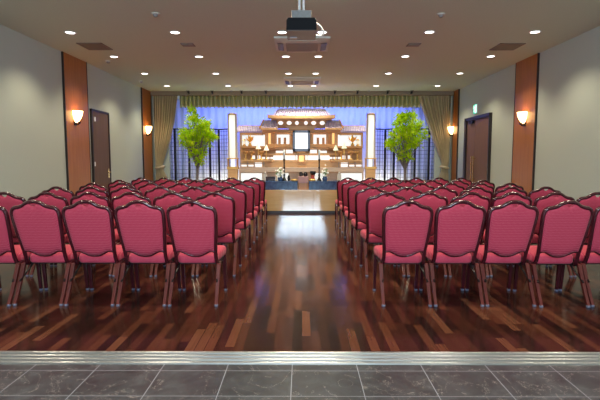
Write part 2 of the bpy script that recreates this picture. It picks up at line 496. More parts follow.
man.tube([(-0.036, 0.030, -0.015), (-0.036, 0.060, -0.055), (-0.036, 0.100, -0.07)], 0.009, 6, ry=0.003)
man.build('running_figure', 'exit_white', es)

# wall sconces
def sconce_build(side, p, label):
    t = empty('wall_sconce', (side * (W - 0.03), p.y, p.z), label=label, cat='wall lamp', group='wall sconces on the cherry panels')
    s = -side
    b = MB().box(0, s * 0.02, -0.04, 0.04, -0.17, -0.02).tube([(s * 0.01, 0, -0.14), (s * 0.06, 0, -0.155), (s * 0.085, 0, -0.11)], 0.014)
    b.lathe([(0.012, -0.145), (0.022, -0.13), (0.03, -0.10)], (s * 0.085, 0, 0), 12)
    b.build('bracket', 'black_metal', t)
    prof = [(0.014, -0.11), (0.032, -0.09), (0.062, -0.035), (0.084, 0.03), (0.094, 0.09), (0.097, 0.10), (0.087, 0.09), (0.078, 0.03)]
    rows = []
    for r, z in prof:
        rows.append([(s * (0.012 + max(0, (r + 0.02) * math.cos(a)) * 1.2), r * 1.15 * math.sin(a), z) for a in [PI * (k / 14 - 0.5) for k in range(15)]])
    m_ = MB().grid(rows)
    m_.build('lamp_shade', 'shade', t, smooth=True, solid=0.006)
    return t
sconce_build(-1, onwall(73.2, 116.5, -W), 'glowing half-bowl sconce on the left panel before the single door')
sconce_build(-1, onwall(145.5, 130, -W), 'glowing half-bowl sconce on the left panel next to the gathered curtain')
sconce_build(1, onwall(526.6, 117.5, W), 'glowing half-bowl sconce on the right panel nearer the camera than the double door')
sconce_build(1, onwall(454, 130.5, W), 'glowing half-bowl sconce on the right panel between double door and curtain')

# ------------------------------------------------------------------ ceiling fittings
def make_downlight():
    t = empty('ceiling_downlight', (0, 0, CEIL), label='x', cat='ceiling lamp', group='recessed ceiling downlights')
    MB().lathe([(0.065, 0.0), (0.086, -0.002), (0.090, -0.009), (0.076, -0.012), (0.065, -0.005)], (0, 0, 0), 24).build('trim_ring', 'white_metal', t, smooth=True)
    MB().lathe([(0.0001, -0.004), (0.0645, -0.004), (0.0645, -0.0075), (0.0001, -0.0075)], (0, 0, 0), 24).build('lamp_lens', 'lamp', t)
    return t
dl = make_downlight()
def add_spot(x, y):
    d = bpy.data.lights.new('downlight_beam', 'SPOT')
    d.energy = DOWNLIGHT_W * 4; d.color = (1.0, 0.87, 0.64)
    d.spot_size = R(125); d.spot_blend = 0.75; d.shadow_soft_size = 0.07
    o = bpy.data.objects.new('downlight_beam', d); o.location = (x, y, CEIL - 0.10); COL.objects.link(o)
LXS = (-3.60, -1.97, -0.31, 0.31, 1.97, 3.60)
LYS = [onlevel(300, py, CEIL).y for py in (32, 56.3, 73.3, 85.7)]
cols = ('nearest the left wall', 'second from the left wall', 'left of the centre pair', 'right of the centre pair', 'second from the right wall', 'nearest the right wall')
rws = ('row by the projector', 'second row from the projector', 'third row from the projector', 'row by the valance')
first = True
for j, y in enumerate(LYS):
    for i, x in enumerate(LXS):
        lab = 'recessed downlight %s, %s' % (cols[i], rws[j])
        if first: dl.location = (x, y, CEIL); dl['label'] = lab; first = False
        else: copy_tree(dl, (x, y, CEIL), label=lab)
        add_spot(x, y)
for y in (LYS[0] - 1.72, LYS[0] - 3.44, LYS[0] - 5.2):    # rows over the photographer, out of the frame: only their light
    for x in LXS: add_spot(x, y)

def cassette(loc, label):
    t = empty('air_conditioner', loc, label=label, cat='air conditioner', group='ceiling air conditioners')
    h = 0.455
    rows = []
    b = MB()
    b.box(-h, h, -h, h, -0.03, 0)
    vs = []
    def ring(a, z): return [(-a, -a, z), (a, -a, z), (a, a, z), (-a, a, z)]
    o = ring(h, -0.03) + ring(0.30, -0.062)
    b.add(o, [(i, (i + 1) % 4, (i + 1) % 4 + 4, i + 4) for i in range(4)] + [(4, 5, 6, 7)])
    b.build('panel', 'cassette', t, bevel=0.004)
    g = MB().box(-0.27, 0.27, -0.27, 0.27, -0.070, -0.060)
    g.build('grille', 'grille', t)
    for k in range(4):
        a = k * PI / 2
        q = MB()
        m4 = Matrix.Rotation(a, 3, 'Z')
        vs = [Vector((sx, sy, -0.052 if sy > 0.37 else -0.062)) for sx, sy in ((-0.24, 0.315), (0.24, 0.315), (0.24, 0.41), (-0.24, 0.41))]
        vs2 = [v - Vector((0, 0, 0.006)) for v in vs]
        q.add([m4 @ v for v in vs + vs2], [(0, 1, 2, 3), (7, 6, 5, 4), (0, 4, 5, 1), (1, 5, 6, 2), (2, 6, 7, 3), (3, 7, 4, 0)])
        q.build('air_flap', 'cassette' if k % 2 == 0 else 'black_metal', t)
    return t
ac1 = onlevel(300.5, 43.5, CEIL); ac2 = onlevel(300.5, 80.2, CEIL)
cassette((0, ac1.y, CEIL), 'square ceiling air conditioner right behind the projector')
cassette((0, ac2.y, CEIL), 'square ceiling air conditioner farther back, before the valance')

def vent(px, py, label):
    p = onlevel(px, py, CEIL)
    t = empty('ceiling_vent', (p.x, p.y, CEIL), label=label, cat='vent', group='ceiling air vents')
    f = MB()
    w2, d2_ = 0.215, 0.235
    f.box(-w2, w2, -d2_, -d2_ + 0.03, -0.012, 0).box(-w2, w2, d2_ - 0.03, d2_, -0.012, 0).box(-w2, -w2 + 0.03, -d2_, d2_, -0.012, 0).box(w2 - 0.03, w2, -d2_, d2_, -0.012, 0)
    f.build('frame', 'vent', t)
    s = MB().box(-w2 + 0.03, w2 - 0.03, -d2_ + 0.03, d2_ - 0.03, -0.002, 0)
    for k in range(8):
        yy = -d2_ + 0.055 + k * 0.052
        s.prism([(yy - 0.015, -0.003), (yy + 0.012, -0.011), (yy + 0.015, -0.009), (yy - 0.012, -0.001)], 'x', -w2 + 0.03, w2 - 0.03)
    s.build('louvre', 'vent', t)
vent(95, 46.2, 'dark rectangular ceiling vent over the left chairs')
vent(507, 46.5, 'dark rectangular ceiling vent over the right chairs')
for px, sd in ((188, 'left'), (413.5, 'right')):
    p = onlevel(px, 44.7, CEIL)
    t = empty('ceiling_speaker', (p.x, p.y, CEIL), label='small flat grey ceiling speaker plate to the %s of the front air conditioner' % sd, cat='speaker', group='ceiling speaker plates')
    MB().box(-0.11, 0.11, -0.11, 0.11, -0.008, 0).build('plate', 'vent', t, bevel=0.003)
    MB().box(-0.09, 0.09, -0.09, 0.09, -0.013, -0.008).build('mesh_cover', 'grille', t)
for px, py, lab in ((155.5, 13.5, 'small pale ceiling detector at upper left, before the first lamp row'), (441, 14, 'small pale ceiling detector at upper right, before the first lamp row'),
                    (108, 61, 'small pale ceiling detector beside the lamps over the single door'), (141, 81, 'small pale ceiling detector near the far left sconce'),
                    (231.5, 90.5, 'small pale ceiling detector just before the valance, left of centre'), (369, 90.5, 'small pale ceiling detector just before the valance, right of centre')):
    p = onlevel(px, py, CEIL)
    t = empty('ceiling_detector', (p.x, p.y, CEIL), label=lab, cat='detector', group='small ceiling detectors')
    MB().lathe([(0.0001, 0), (0.055, 0), (0.055, -0.012), (0.0001, -0.014)], (0, 0, 0), 16).build('base', 'cassette', t)
    MB().lathe([(0.035, -0.013), (0.030, -0.035), (0.018, -0.045), (0.0001, -0.047)], (0, 0, 0), 16).build('sensor', 'grille', t)

# projector on its pole
PY = 5.55
pr = empty('ceiling_projector', (at(301.5, 20, PY).x, PY, CEIL), label='black projector hung from the ceiling on a pale metal pole', cat='projector')
Z = lambda py: at(301.5, py, PY - 0.22).z - CEIL
MB().tube([(-0.025, 0, 0), (-0.025, 0, Z(11))], 0.016, 10).build('pole', 'white_metal', pr, smooth=True)
MB().tube([(0.025, 0, 0), (0.025, 0, Z(11))], 0.016, 10).build('pole', 'white_metal', pr, smooth=True)
MB().box(-0.16, 0.16, -0.10, 0.10, -0.012, 0).build('ceiling_plate', 'white_metal', pr)
MB().box(-0.115, 0.115, -0.09, 0.09, Z(17.2), at(301.5, 10.0, PY - 0.09).z - CEIL).build('mount_box', 'grille', pr, bevel=0.006)
b = MB()
hw, dp = 0.172, 0.22
b.prism([(-hw, Z(29.5)), (hw, Z(29.5)), (hw, Z(20)), (hw - 0.02, Z(17.2)), (-hw + 0.02, Z(17.2)), (-hw, Z(20))], 'y', -dp, dp)
b.build('body', 'proj_black', pr, bevel=0.008)
b = MB().box(-hw + 0.004, hw - 0.004, -dp + 0.01, dp, Z(29.5) - 0.008, Z(29.5))
b.build('underside_cover', 'proj_grey', pr, bevel=0.003)
MB().box(-hw + 0.03, -hw + 0.12, 0.06, 0.15, Z(29.5) - 0.016, Z(29.5) - 0.008).build('lens_window', 'lens', pr, bevel=0.003)
cb = spline([(0.10, 0, Z(16.5)), (0.17, 0.0, Z(17.2)), (0.23, 0.03, Z(20.5)), (0.262, 0.08, Z(25)), (0.262, 0.14, Z(26.5)), (0.20, 0.19, Z(26)), (0.165, 0.20, Z(25))], 6)
MB().tube(cb, 0.010, 8).build('cable', 'cable', pr, smooth=True)

# ------------------------------------------------------------------ chairs
def yb(z):                       # rake of the back: leans towards the rear
    return -0.10 - 0.17 * max(0.0, (z - 0.36) / 0.55) ** 0.9
half = [(0.0, 0.917), (0.035, 0.914), (0.070, 0.900), (0.100, 0.880), (0.135, 0.868), (0.170, 0.862), (0.192, 0.848), (0.204, 0.818), (0.2055, 0.775),
        (0.201, 0.70), (0.193, 0.60), (0.185, 0.52), (0.180, 0.46), (0.179, 0.41), (0.183, 0.352)]
def outline_half(n=5):
    return [(p.x, p.y) for p in spline([Vector((a, b, 0)) for a, b in half], n)]
def make_chair():
    t = empty('banquet_chair', label='x', cat='chair', group='crimson banquet chairs in two blocks of rows')
    hp = outline_half()
    pts = [(-x, yb(z), z) for x, z in reversed(hp)] + [(x, yb(z), z) for x, z in hp[1:]]
    # the hooked lower ends run forward under the seat
    L0 = [(-0.196, -0.01, 0.334), (-0.190, -0.06, 0.331)]
    R0 = [(-x, y, z) for x, y, z in reversed(L0)]
    MB().tube(L0 + pts + R0, 0.0165, 8, ry=0.019).build('back_frame', 'chair_frame', t, smooth=True)
    rail = [(-0.180, 0.448), (-0.160, 0.462), (-0.128, 0.463), (-0.095, 0.446), (-0.05, 0.424), (0, 0.417)]
    rail = rail + [(-x, z) for x, z in reversed(rail[:-1])]
    rp = spline([Vector((x, yb(z), z)) for x, z in rail], 4)
    MB().tube(rp, 0.012, 8).build('back_rail', 'chair_frame', t, smooth=True)
    # upholstered back: lofted rows between rail and crown
    def railz(x):
        for (a, za), (b, zb) in zip(rail, rail[1:]):
            if a <= x <= b: return za + (zb - za) * (x - a) / (b - a)
        return 0.448
    def topz(x):
        x = abs(x)
        for (a, za), (b, zb) in zip(hp, hp[1:]):
            if a <= x <= b and b > a: return za + (zb - za) * (x - a) / (b - a)
        return 0.82
    def halfw(z):
        best = 0.19
        for (a, za), (b, zb) in zip(hp, hp[1:]):
            if a > 0.19 or za < 0.80:
                if zb <= z <= za and za > zb: best = a + (b - a) * (za - z) / (za - zb)
        return best
    nx, nz = 24, 16
    def face(side):
        rows = []
        for i in range(nz + 1):
            w_ = i / nz
            row = []
            for j in range(nx + 1):
                s = -1 + 2 * j / nx
                xg = s * 0.199
                zlo = railz(s * 0.176) + 0.002
                zhi = topz(xg) - 0.010
                if abs(xg) < 0.036: zhi -= 0.032 * (1 - (abs(xg) / 0.036) ** 4)
                z = zlo + (zhi - zlo) * w_
                hw_ = halfw(min(z, 0.80)) if z < 0.80 else 0.205 - 0.35 * max(0, z - 0.815) * (1 if abs(s) > .8 else 0)
                x = s * (hw_ - 0.008)
                e = min(1, (1 - abs(s)) * 5) * min(1, 6 * w_ + 0.05) * min(1, 6 * (1 - w_) + 0.05)
                th = 0.008 + 0.016 * math.sqrt(max(0, e))
                row.append((x, yb(z) + side * th, z))
            rows.append(row)
        return rows
    A, B = face(-1), face(1)
    bk = MB().grid(A).grid(B)
    m_ = nx + 1; o2 = (nz + 1) * m_
    bd = [j for j in range(m_)] + [(i * m_ + nx) for i in range(1, nz + 1)] + [nz * m_ + j for j in range(nx - 1, -1, -1)] + [i * m_ for i in range(nz - 1, 0, -1)]
    for k in range(len(bd)):
        a, b = bd[k], bd[(k + 1) % len(bd)]
        bk.f.append((a, b, b + o2, a + o2))
    bk.build('backrest', 'fabric', t, smooth=True)
    # seat cushion
    rows = []
    prof = [(0, 0.342, 0.012), (0, 0.342, 0.0), (0, 0.358, -0.005), (0, 0.400, -0.005), (0, 0.418, 0.004), (0, 0.428, 0.035), (0, 0.434, 0.12)]
    def ringo(inset, z):
        y0_, y1_ = -0.084 + inset, 0.265 - inset
        wr, wf_ = 0.176 - inset, 0.210 - inset
        rr_ = 0.05
        out = []
        for (cx, cy, a0) in ((wf_ - rr_, y1_ - rr_, 0), (-wf_ + rr_, y1_ - rr_, 90), (-wr + rr_, y0_ + rr_, 180), (wr - rr_, y0_ + rr_, 270)):
            for k in range(5):
                a = R(a0 + 22.5 * k); yy_ = cy + rr_ * math.sin(a); out.append((cx + rr_ * math.cos(a), yy_, z + 0.07 * (yy_ + 0.084)))
        return out
    sb = MB(); rings = [ringo(i_, z_) for _, z_, i_ in prof]
    nn = len(rings[0])
    sb.v = [p for r in rings for p in r]
    for i in range(len(rings) - 1):
        for j in range(nn):
            k = (j + 1) % nn
            sb.f.append((i * nn + j, i * nn + k, (i + 1) * nn + k, (i + 1) * nn + j))
    sb.f.append(tuple(range(nn - 1, -1, -1))); sb.f.append(tuple(range((len(rings) - 1) * nn, len(rings) * nn)))
    sb.build('seat', 'fabric', t, smooth=True)
    # under-seat frame and cross brace
    uf = MB()
    for s in (-1, 1):
        uf.prism([(-0.11, 0.322), (0.20, 0.338), (0.20, 0.364), (-0.11, 0.343)], 'x', s * 0.186, s * 0.203)
        uf.tube([(s * 0.198, -0.195, 0.20), (s * 0.175, -0.02, 0.325)], 0.009, 6)
    uf.box(-0.19, 0.19, -0.030, -0.010, 0.322, 0.345).box(-0.19, 0.19, 0.180, 0.20, 0.338, 0.362)
    uf.tube([(-0.19, 0.175, 0.335), (0.19, -0.02, 0.328)], 0.009, 6)
    uf.build('seat_frame', 'black_metal', t)
    for s in (-1, 1):
        for (ya, za, yb_, top) in ((-0.27, 0.0, -0.105, 'rear'), (0.225, 0.0, 0.19, 'front')):
            zt_ = 0.345 if top == 'rear' else 0.365
            l = MB()
            w0, w1 = 0.0125, 0.017
            xs = s * 0.204
            rows = []
            for k in range(5):
                u = k / 4; yy = ya + (yb_ - ya) * (u ** 0.9); zz = 0.016 + (zt_ - 0.016) * u; w_ = w0 + (w1 - w0) * u
                rows.append([(xs - w_, yy - w_, zz), (xs + w_, yy - w_, zz), (xs + w_, yy + w_, zz), (xs - w_, yy + w_, zz), (xs - w_, yy - w_, zz)])
            l.grid(rows)
            l.f.append((3, 2, 1, 0)); l.f.append((20, 21, 22, 23))
            lg = l.build('leg', 'leg_wood' if top == 'rear' else 'chair_frame', t, bevel=0.003)
            MB().lathe([(0.015, 0.0), (0.017, 0.004), (0.017, 0.016), (0.012, 0.020)], (xs, ya, 0), 10).build('foot_cap', 'glide', lg)
    return t

ROWY = [457.0 * 0.714 / k - 0.11 for k in (81.5, 64.8, 53.7, 45.9, 40.0, 35.3)]
chair0 = make_chair()
ordn = ('first', 'second', 'third', 'fourth', 'fifth', 'sixth')
rown = ('front row by the tiles', 'second row from the tiles', 'third row from the tiles', 'fourth row from the tiles', 'fifth row from the tiles', 'last row before the altar')
used = False
rc = random.Random(3)
for r_i, Yr in enumerate(ROWY):
    for side in (-1, 1):
        for k in range(6):
            if r_i == 0 and k == 5: continue       # outside the frame
            x0 = (0.735 if side < 0 else 0.700) + 0.216
            x = side * (x0 + 0.4545 * k) + rc.uniform(-0.003, 0.003)
            y = Yr + 0.27 + rc.uniform(-0.015, 0.015)
            rz = rc.uniform(-0.004, 0.004)
            lab = 'crimson chair, %s, %s seat %s of the aisle' % (rown[r_i], ordn[k], 'left' if side < 0 else 'right')
            if not used:
                chair0.location = (x, y, 0); chair0.rotation_euler = (0, 0, rz); chair0['label'] = lab; used = True
            else:
                copy_tree(chair0, (x, y, 0), rz, lab)

# ------------------------------------------------------------------ stage curtains
YC = 13.45
def pleat(s, n, ph=0.0):
    return math.sin(2 * PI * n * s + ph + 1.2 * math.sin(7.3 * s + ph) + 0.8 * math.sin(17.1 * s))
xl, xr = at(179, 100, YC).x, at(421, 100, YC).x
ztop, zbot = CEIL - 0.005, at(300, 107.2, YC + 0.2).z
rows = []
for i in range(7):
    u = i / 6
    rows.append([(xl - 0.05 + (xr - xl + 0.1) * j / 900, YC + 0.27 + (0.085 + 0.03 * u) * math.copysign(abs(pleat(j / 900, 56)) ** 0.8, pleat(j / 900, 56)), ztop + (zbot - ztop) * u + (0.006 * math.sin(j * 0.11) if i == 6 else 0)) for j in range(901)])
tag(MB().grid(rows).build('valance', 'valance', smooth=True, solid=0.006), 'olive gold pleated valance hanging across the top of the altar stage', 'curtain')

def drape(side, label):
    t = empty('stage_curtain', (0, 0, 0), label=label, cat='curtain', group='side drapes tied back by the stage')
    cx = 302
    out_px = 150 if side < 0 else 454
    inn = [(94, 123), (105, 123.5), (120, 125), (140, 129), (155, 133), (166, 136), (170, 135.8), (180, 133), (188, 131), (206, 130)]
    if side > 0: inn = [(94, 116.5), (105, 119.5), (120, 124.5), (140, 131.5), (155, 137.5), (163, 140), (170, 139.5), (180, 137), (188, 135), (206, 133)]
    else: inn = [(94, 124), (105, 125.5), (120, 127), (140, 131.5), (155, 136.5), (165, 139.5), (170, 138.5), (180, 133.5), (188, 131), (206, 130)]
    inn = [(a, cx + side * b) for a, b in inn]
    outr = [(94, 151), (150, 150), (160, 148), (166, 146), (170, 146), (178, 147), (206, 148)]
    outr = [(a, cx + side * b) for a, b in outr]
    def lerp(tab, y):
        for (a, b), (c_, d_) in zip(tab, tab[1:]):
            if a <= y <= c_: return b + (d_ - b) * (y - a) / (c_ - a)
        return tab[-1][1]
    rows = []
    ys = [94 + 2 * k for k in range(57)]
    for py in ys:
        a, b = lerp(inn, py), lerp(outr, py)
        tie = math.exp(-((py - 168) / 10.0) ** 2)
        amp = 0.062 * (1 - 0.6 * tie)
        row = []
        for j in range(141):
            s = j / 140
            p = at(a + (b - a) * s, py, YC + 0.06)
            z = max(0.012, min(CEIL - 0.004, p.z))
            x = max(-W + 0.09, min(W - 0.09, p.x))
            row.append((x, YC + 0.065 + amp * pleat(s, 11, 0.7 * side) + 0.012 * math.sin(31 * s + z * 1.5) - 0.05 * tie * math.sin(PI * s), z))
        rows.append(row)
    MB().grid(rows).build('cloth', 'drape', t, smooth=True, solid=0.006)
    a, b = lerp(inn, 168), lerp(outr, 168)
    pa, pb = at(a, 168, YC), at(b, 167, YC)
    e = side * 0.02
    ring = []
    for k in range(25):
        an = 2 * PI * k / 24
        ring.append(((pa.x + pb.x) / 2 + (abs(pa.x - pb.x) / 2 + 0.03) * math.cos(an), YC + 0.045 + 0.10 * math.sin(an), (pa.z + pb.z) / 2 - 0.03 * side * math.cos(an)))
    MB().tube(ring, 0.016, 8, ry=0.035, cap=False).build('tie_band', 'drape', t, smooth=True)
drape(-1, 'olive brown drape tied back at the left side of the stage')
drape(1, 'olive brown drape tied back at the right side of the stage')
# small black fittings along the ceiling above the valance
fit = None
for n_, px in enumerate((188, 212, 241.4, 265.7, 335, 357.7, 388, 412)):
    p = at(px, 93.5, 13.25)
    lab = ('black stage spotlight stub above the valance, %s' % ('leftmost', 'second from the left', 'third from the left', 'fourth from the left', 'fourth from the right', 'third from the right', 'second from the right', 'rightmost')[n_])
    if fit is None:
        fit = empty('stage_spotlight', (p.x, 13.25, CEIL), label=lab, cat='spotlight', group='stage spotlights above the valance')
        MB().box(-0.045, 0.045, -0.03, 0.03, -0.012, 0).build('base', 'black_metal', fit)
        MB().tube([(0, 0, -0.012), (0, 0.03, -0.04), (0, 0.10, -0.06)], [0.018, 0.028, 0.032], 10).build('lamp_head', 'black_metal', fit)
    else: copy_tree(fit, (p.x, 13.25, CEIL), label=lab)
struct(MB().box(-W + 0.05, W - 0.05, 13.33, 13.42, at(300, 95.2, 13.33).z, CEIL).build('trim_6', 'track_brown'))
# backdrop
rows = []
for z in (0.01, 1.0, 2.0, CEIL - 0.01):
    rows.append([(-4.36 + 8.72 * j / 520, 15.1 + 0.02 * pleat(j / 520, 40, 1.0), z) for j in range(521)])
tag(MB().grid(rows).build('backdrop_curtain', 'backdrop', smooth=True, solid=0.006), 'pale backdrop curtain washed in violet blue light behind the altar', 'curtain')

# ------------------------------------------------------------------ lattice screens
def lattice(side, label):
    offs = [(70, 13.75), (83, 14.05), (92, 13.75), (113, 13.95), (127, 13.75), (142, 14.0)]
    pts = []
    for o, Y in offs:
        pts.append(Vector((at(302 + side * o, 150, Y).x, Y, 0)))
    zt_ = at(300, 128.5, 13.85).z
    t = empty('folding_screen', (0, 0, 0), label=label, cat='screen', group='black lattice screens behind the trees')
    for a, b in zip(pts, pts[1:]):
        d = (b - a); L = d.length; d.normalize(); nrm = Vector((-d.y, d.x, 0))
        fr = MB(); gr = MB()
        def bar(mb, s0, s1, z0, z1, th):
            c0, c1 = a + d * s0, a + d * s1
            vs = [c + nrm * (q * th / 2) + Vector((0, 0, z)) for z in (z0, z1) for c in (c0, c1) for q in (-1, 1)]
            mb.add(vs, [(0, 1, 3, 2), (4, 6, 7, 5), (0, 4, 5, 1), (2, 3, 7, 6), (0, 2, 6, 4), (1, 5, 7, 3)])
        pw_ = 0.030
        bar(fr, 0, pw_, 0.01, zt_, 0.03); bar(fr, L - pw_, L, 0.01, zt_, 0.03)
        bar(fr, pw_, L - pw_, zt_ - 0.035, zt_, 0.03); bar(fr, pw_, L - pw_, 0.01, 0.08, 0.03)
        fr.build('screen_frame', 'black_frame', t)
        nv = max(2, int(L / 0.105))
        for k in range(1, nv):
            s = L * k / nv
            bar(gr, s - 0.004, s + 0.004, 0.08, zt_ - 0.035, 0.008)
        z = 0.19
        while z < zt_ - 0.06:
            bar(gr, pw_, L - pw_, z - 0.004, z + 0.004, 0.007); z += 0.115
        gr.build('lattice', 'black_frame', t)
lattice(-1, 'black lattice folding screen behind the left green tree')
lattice(1, 'black lattice folding screen behind the right green tree')

# ------------------------------------------------------------------ trees
def tree(px0, py_base, Y, tip, blobs, seed, label):
    rt = random.Random(seed)
    base = at(px0, 190, Y); base = Vector((base.x, Y, 0))
    t = empty('bamboo_tree', base, label=label, cat='tree', group='bright green trees flanking the altar')
    stems = MB(); leaves = MB()
    fork = at(px0, py_base, Y) - base
    def leaf(p, d, L, w_):
        d = d.normalized(); s = d.cross(Vector((rt.uniform(-1, 1), rt.uniform(-1, 1), rt.uniform(-1, 1)))).normalized()
        q = d.cross(s) * 0.12 * L
        leaves.add([p, p + d * L * 0.4 + s * w_ + q, p + d * L, p + d * L * 0.4 - s * w_ + q], [(0, 1, 2, 3)])
    for k in range(3):
        a = k * 2.1
        stems.tube(spline([(0.04 * math.cos(a), 0.04 * math.sin(a), 0), (0.02 * math.cos(a + 1), 0.02 * math.sin(a + 1), fork.z * 0.6), (fork.x + 0.02 * math.cos(a), 0.02 * math.sin(a), fork.z)], 4), [0.022] * 9, 7)
    for (bx, by, br, n_) in blobs:
        c0 = at(bx, by, Y) - base
        sc = Y / FPX
        for i in range(n_):
            v = Vector((rt.gauss(0, 1), rt.gauss(0, 1), rt.gauss(0, 1))).normalized() * (rt.random() ** 0.45)
            end = c0 + Vector((v.x, v.y * 0.9, v.z * 0.85)) * br * sc
            if i % 3 == 0:
                mid = fork.lerp(end, 0.5) + Vector((rt.uniform(-.03, .03), rt.uniform(-.03, .03), 0.06))
                stems.tube(spline([fork + Vector((rt.uniform(-.02, .02), rt.uniform(-.02, .02), rt.uniform(-0.1, 0.05))), mid, end], 3), [0.010, 0.009, 0.008, 0.007, 0.006, 0.005, 0.004], 5)
            for q in range(17):
                d = Vector((rt.gauss(0, 1), rt.gauss(0, 1), rt.gauss(-0.25, 0.8)))
                p = end + Vector((rt.gauss(0, .035), rt.gauss(0, .035), rt.gauss(0, .035)))
                leaf(p, d, rt.uniform(0.06, 0.115), rt.uniform(0.011, 0.020))
    stems.build('trunk', 'bark', t, smooth=True)
    leaves.build('foliage', 'leaf', t)
tree(197.5, 168, 12.5, None, [(193.5, 111, 4.5, 8), (194, 119, 8, 22), (200, 127, 12, 42), (190, 133, 11, 36), (206, 134, 11, 36), (198, 143, 13, 46), (187, 140, 9, 22), (213, 136, 6, 12), (197, 154, 9, 24), (198, 161, 5, 8)], 5,
     'bright yellow green tree left of the altar, before the left lattice screen')
tree(405, 168, 12.5, None, [(406, 116, 6, 14), (412, 116, 5, 12), (400, 121, 8, 22), (414, 124, 9, 26), (405, 131, 12, 44), (397, 138, 9, 26), (412, 141, 10, 32), (402, 149, 10, 32), (390, 145, 5, 10), (420, 134, 7, 14), (405, 158, 7, 16)], 9,
     'bright yellow green tree right of the altar, before the right lattice screen')

# ------------------------------------------------------------------ stage platform
YS = 10.95
zst = at(300, 190, YS).z
sx = 1.95
pf = empty('stage_platform', (0, YS, 0), label='low blond wood stage front with panel seams at the end of the aisle', cat='stage')
MB().box(-sx, sx, 0.02, 3.0, 0.05, zst).build('body', 'stage_wood', pf)
xa, xb = at(302.3, 200, YS).x, at(313.5, 200, YS).x
for a, b in ((-sx, xa - 0.004), (xa + 0.004, xb - 0.004), (xb + 0.004, sx)):
    MB().box(a, b, 0.0, 0.02, 0.06, zst - 0.002).build('front_panel', 'stage_wood', pf, bevel=0.003)
MB().box(-sx + 0.01, sx - 0.01, 0.015, 2.9, 0.0, 0.06).build('plinth', 'dark_edge', pf)

# ------------------------------------------------------------------ altar (coordinates: 4x picture crop units about its centre line)
CX = 301.4
def q(u, v, Y): return at(CX + u / 4.0, 100 + v / 4.0, Y)
altar = empty('altar', (0, 12.2, zst), label='large golden wooden altar with tiled roofs and backlit panels on the stage', cat='altar')
def ab(mb, u0, u1, v0, v1, Y, depth, both=False):
    for s in ((1, -1) if both else (1,)):
        a, b = q(s * u0, v1, Y), q(s * u1, v0, Y)
        mb.box(a.x, b.x, Y, Y + depth, max(zst, min(a.z, b.z)), max(a.z, b.z))
    return mb
def ap(mb, name, m, label=None, bevel=0.0, smooth=False, parent=None):
    o = mb.build(name, m, None, bevel=bevel, smooth=smooth)
    pp = parent or altar
    o.parent = pp
    o.matrix_parent_inverse = Matrix.Translation(-Vector((0, 12.2, zst)))
    if label: o['label'] = label
    return o
def slab(u0, u1, v0, v1, Y, depth, name, m, both=False, bevel=0.004):
    if both:
        for s in (1, -1):
            ap(ab(MB(), s * u0, s * u1, v0, v1, Y, depth), name, m, bevel=bevel)
    else: ap(ab(MB(), u0, u1, v0, v1, Y, depth), name, m, bevel=bevel)

def roof(u0, u1, vt, vb, Y, depth, n, ut0=None, ut1=None, name='tiled_roof'):
    # sloping tiled roof: ridge at the back top, eave at the front bottom, round tile ribs
    ut0 = u0 if ut0 is None else ut0; ut1 = u1 if ut1 is None else ut1
    a, b = q(u0, vb, Y), q(u1, vb, Y)
    c, d = q(ut0, vt, Y + depth), q(ut1, vt, Y + depth)
    sheet = MB(); ribs = MB()
    vs = [a, b, d, c]; dn = Vector((0, 0, -0.03))
    sheet.add([*vs, *[v + dn for v in vs]], [(0, 1, 2, 3), (7, 6, 5, 4), (0, 4, 5, 1), (1, 5, 6, 2), (2, 6, 7, 3), (3, 7, 4, 0)])
    for k in range(n + 1):
        u = k / n
        p0, p1 = a.lerp(b, u), c.lerp(d, u)
        ribs.tube([p0 + Vector((0, -0.015, 0.006)), p1 + Vector((0, 0, 0.006))], 0.018, 6)
    o = ap(sheet, name, 'tile_violet')
    ap(ribs, 'tile_rib', 'tile_roof')
# main roof
roof(-112, 112, 37, 62, 12.75, 0.45, 24, -92, 92)
rg = ab(MB(), -93, 93, 33, 40, 13.15, 0.08); ap(rg, 'roof_ridge', 'tile_roof', bevel=0.006)
e = MB()
def eave(mb, u0, u1, v0, v1, Y, depth, lift):
    # a long beam with upturned ends
    N = 24; top = []; bot = []
    for k in range(N + 1):
        s = -1 + 2 * k / N; u = u0 + (u1 - u0) * k / N
        up = lift * max(0, abs(s) - 0.72) / 0.28
        a, b = q(u, v0 - up, Y), q(u, v1 - up * (0.6), Y)
        top.append((a.x, a.z)); bot.append((b.x, b.z))
    mb.prism(top + bot[::-1], 'y', Y, Y + depth)
eave(e, -136, 136, 63, 74, 12.68, 0.42, 6)
ap(e, 'eave', 'hinoki', bevel=0.004)
e = MB(); eave(e, -122, 122, 73, 79, 12.75, 0.36, 3); ap(e, 'eave', 'hinoki_dark')
slab(-100, 100, 78, 112, 12.95, 0.25, 'frieze', 'hinoki_dark')
for u in (-83, -49, -18, 18, 49, 83):
    ov = MB(); c = q(u, 92, 12.95)
    wv = 9.5 if abs(u) > 20 else 7
    rx, rz_ = wv / 4 * 12.95 / FPX, 7.5 / 4 * 12.95 / FPX
    ov.prism([(c.x + rx * math.cos(2 * PI * k / 20) * (1 + 0.08 * math.cos(8 * PI * k / 20)), c.z + rz_ * math.sin(2 * PI * k / 20)) for k in range(20)], 'y', 12.935, 12.955)
    ap(ov, 'lit_oval', 'panel_lit')
    ring = MB(); ring.tube([(c.x + (rx + .008) * math.cos(2 * PI * k / 20), 12.94, c.z + (rz_ + .008) * math.sin(2 * PI * k / 20)) for k in range(21)], 0.008, 6, cap=False)
    ap(ring, 'oval_trim', 'hinoki')
# curved brackets under the frieze
br = MB()
pl_ = [q(u, v, 12.9) for u, v in ((-64, 104), (-58, 112), (-40, 120), (0, 123), (40, 120), (58, 112), (64, 104))]
br.prism([(p.x, p.z) for p in pl_], 'y', 12.88, 13.0); ap(br, 'carved_bracket', 'hinoki', bevel=0.004)
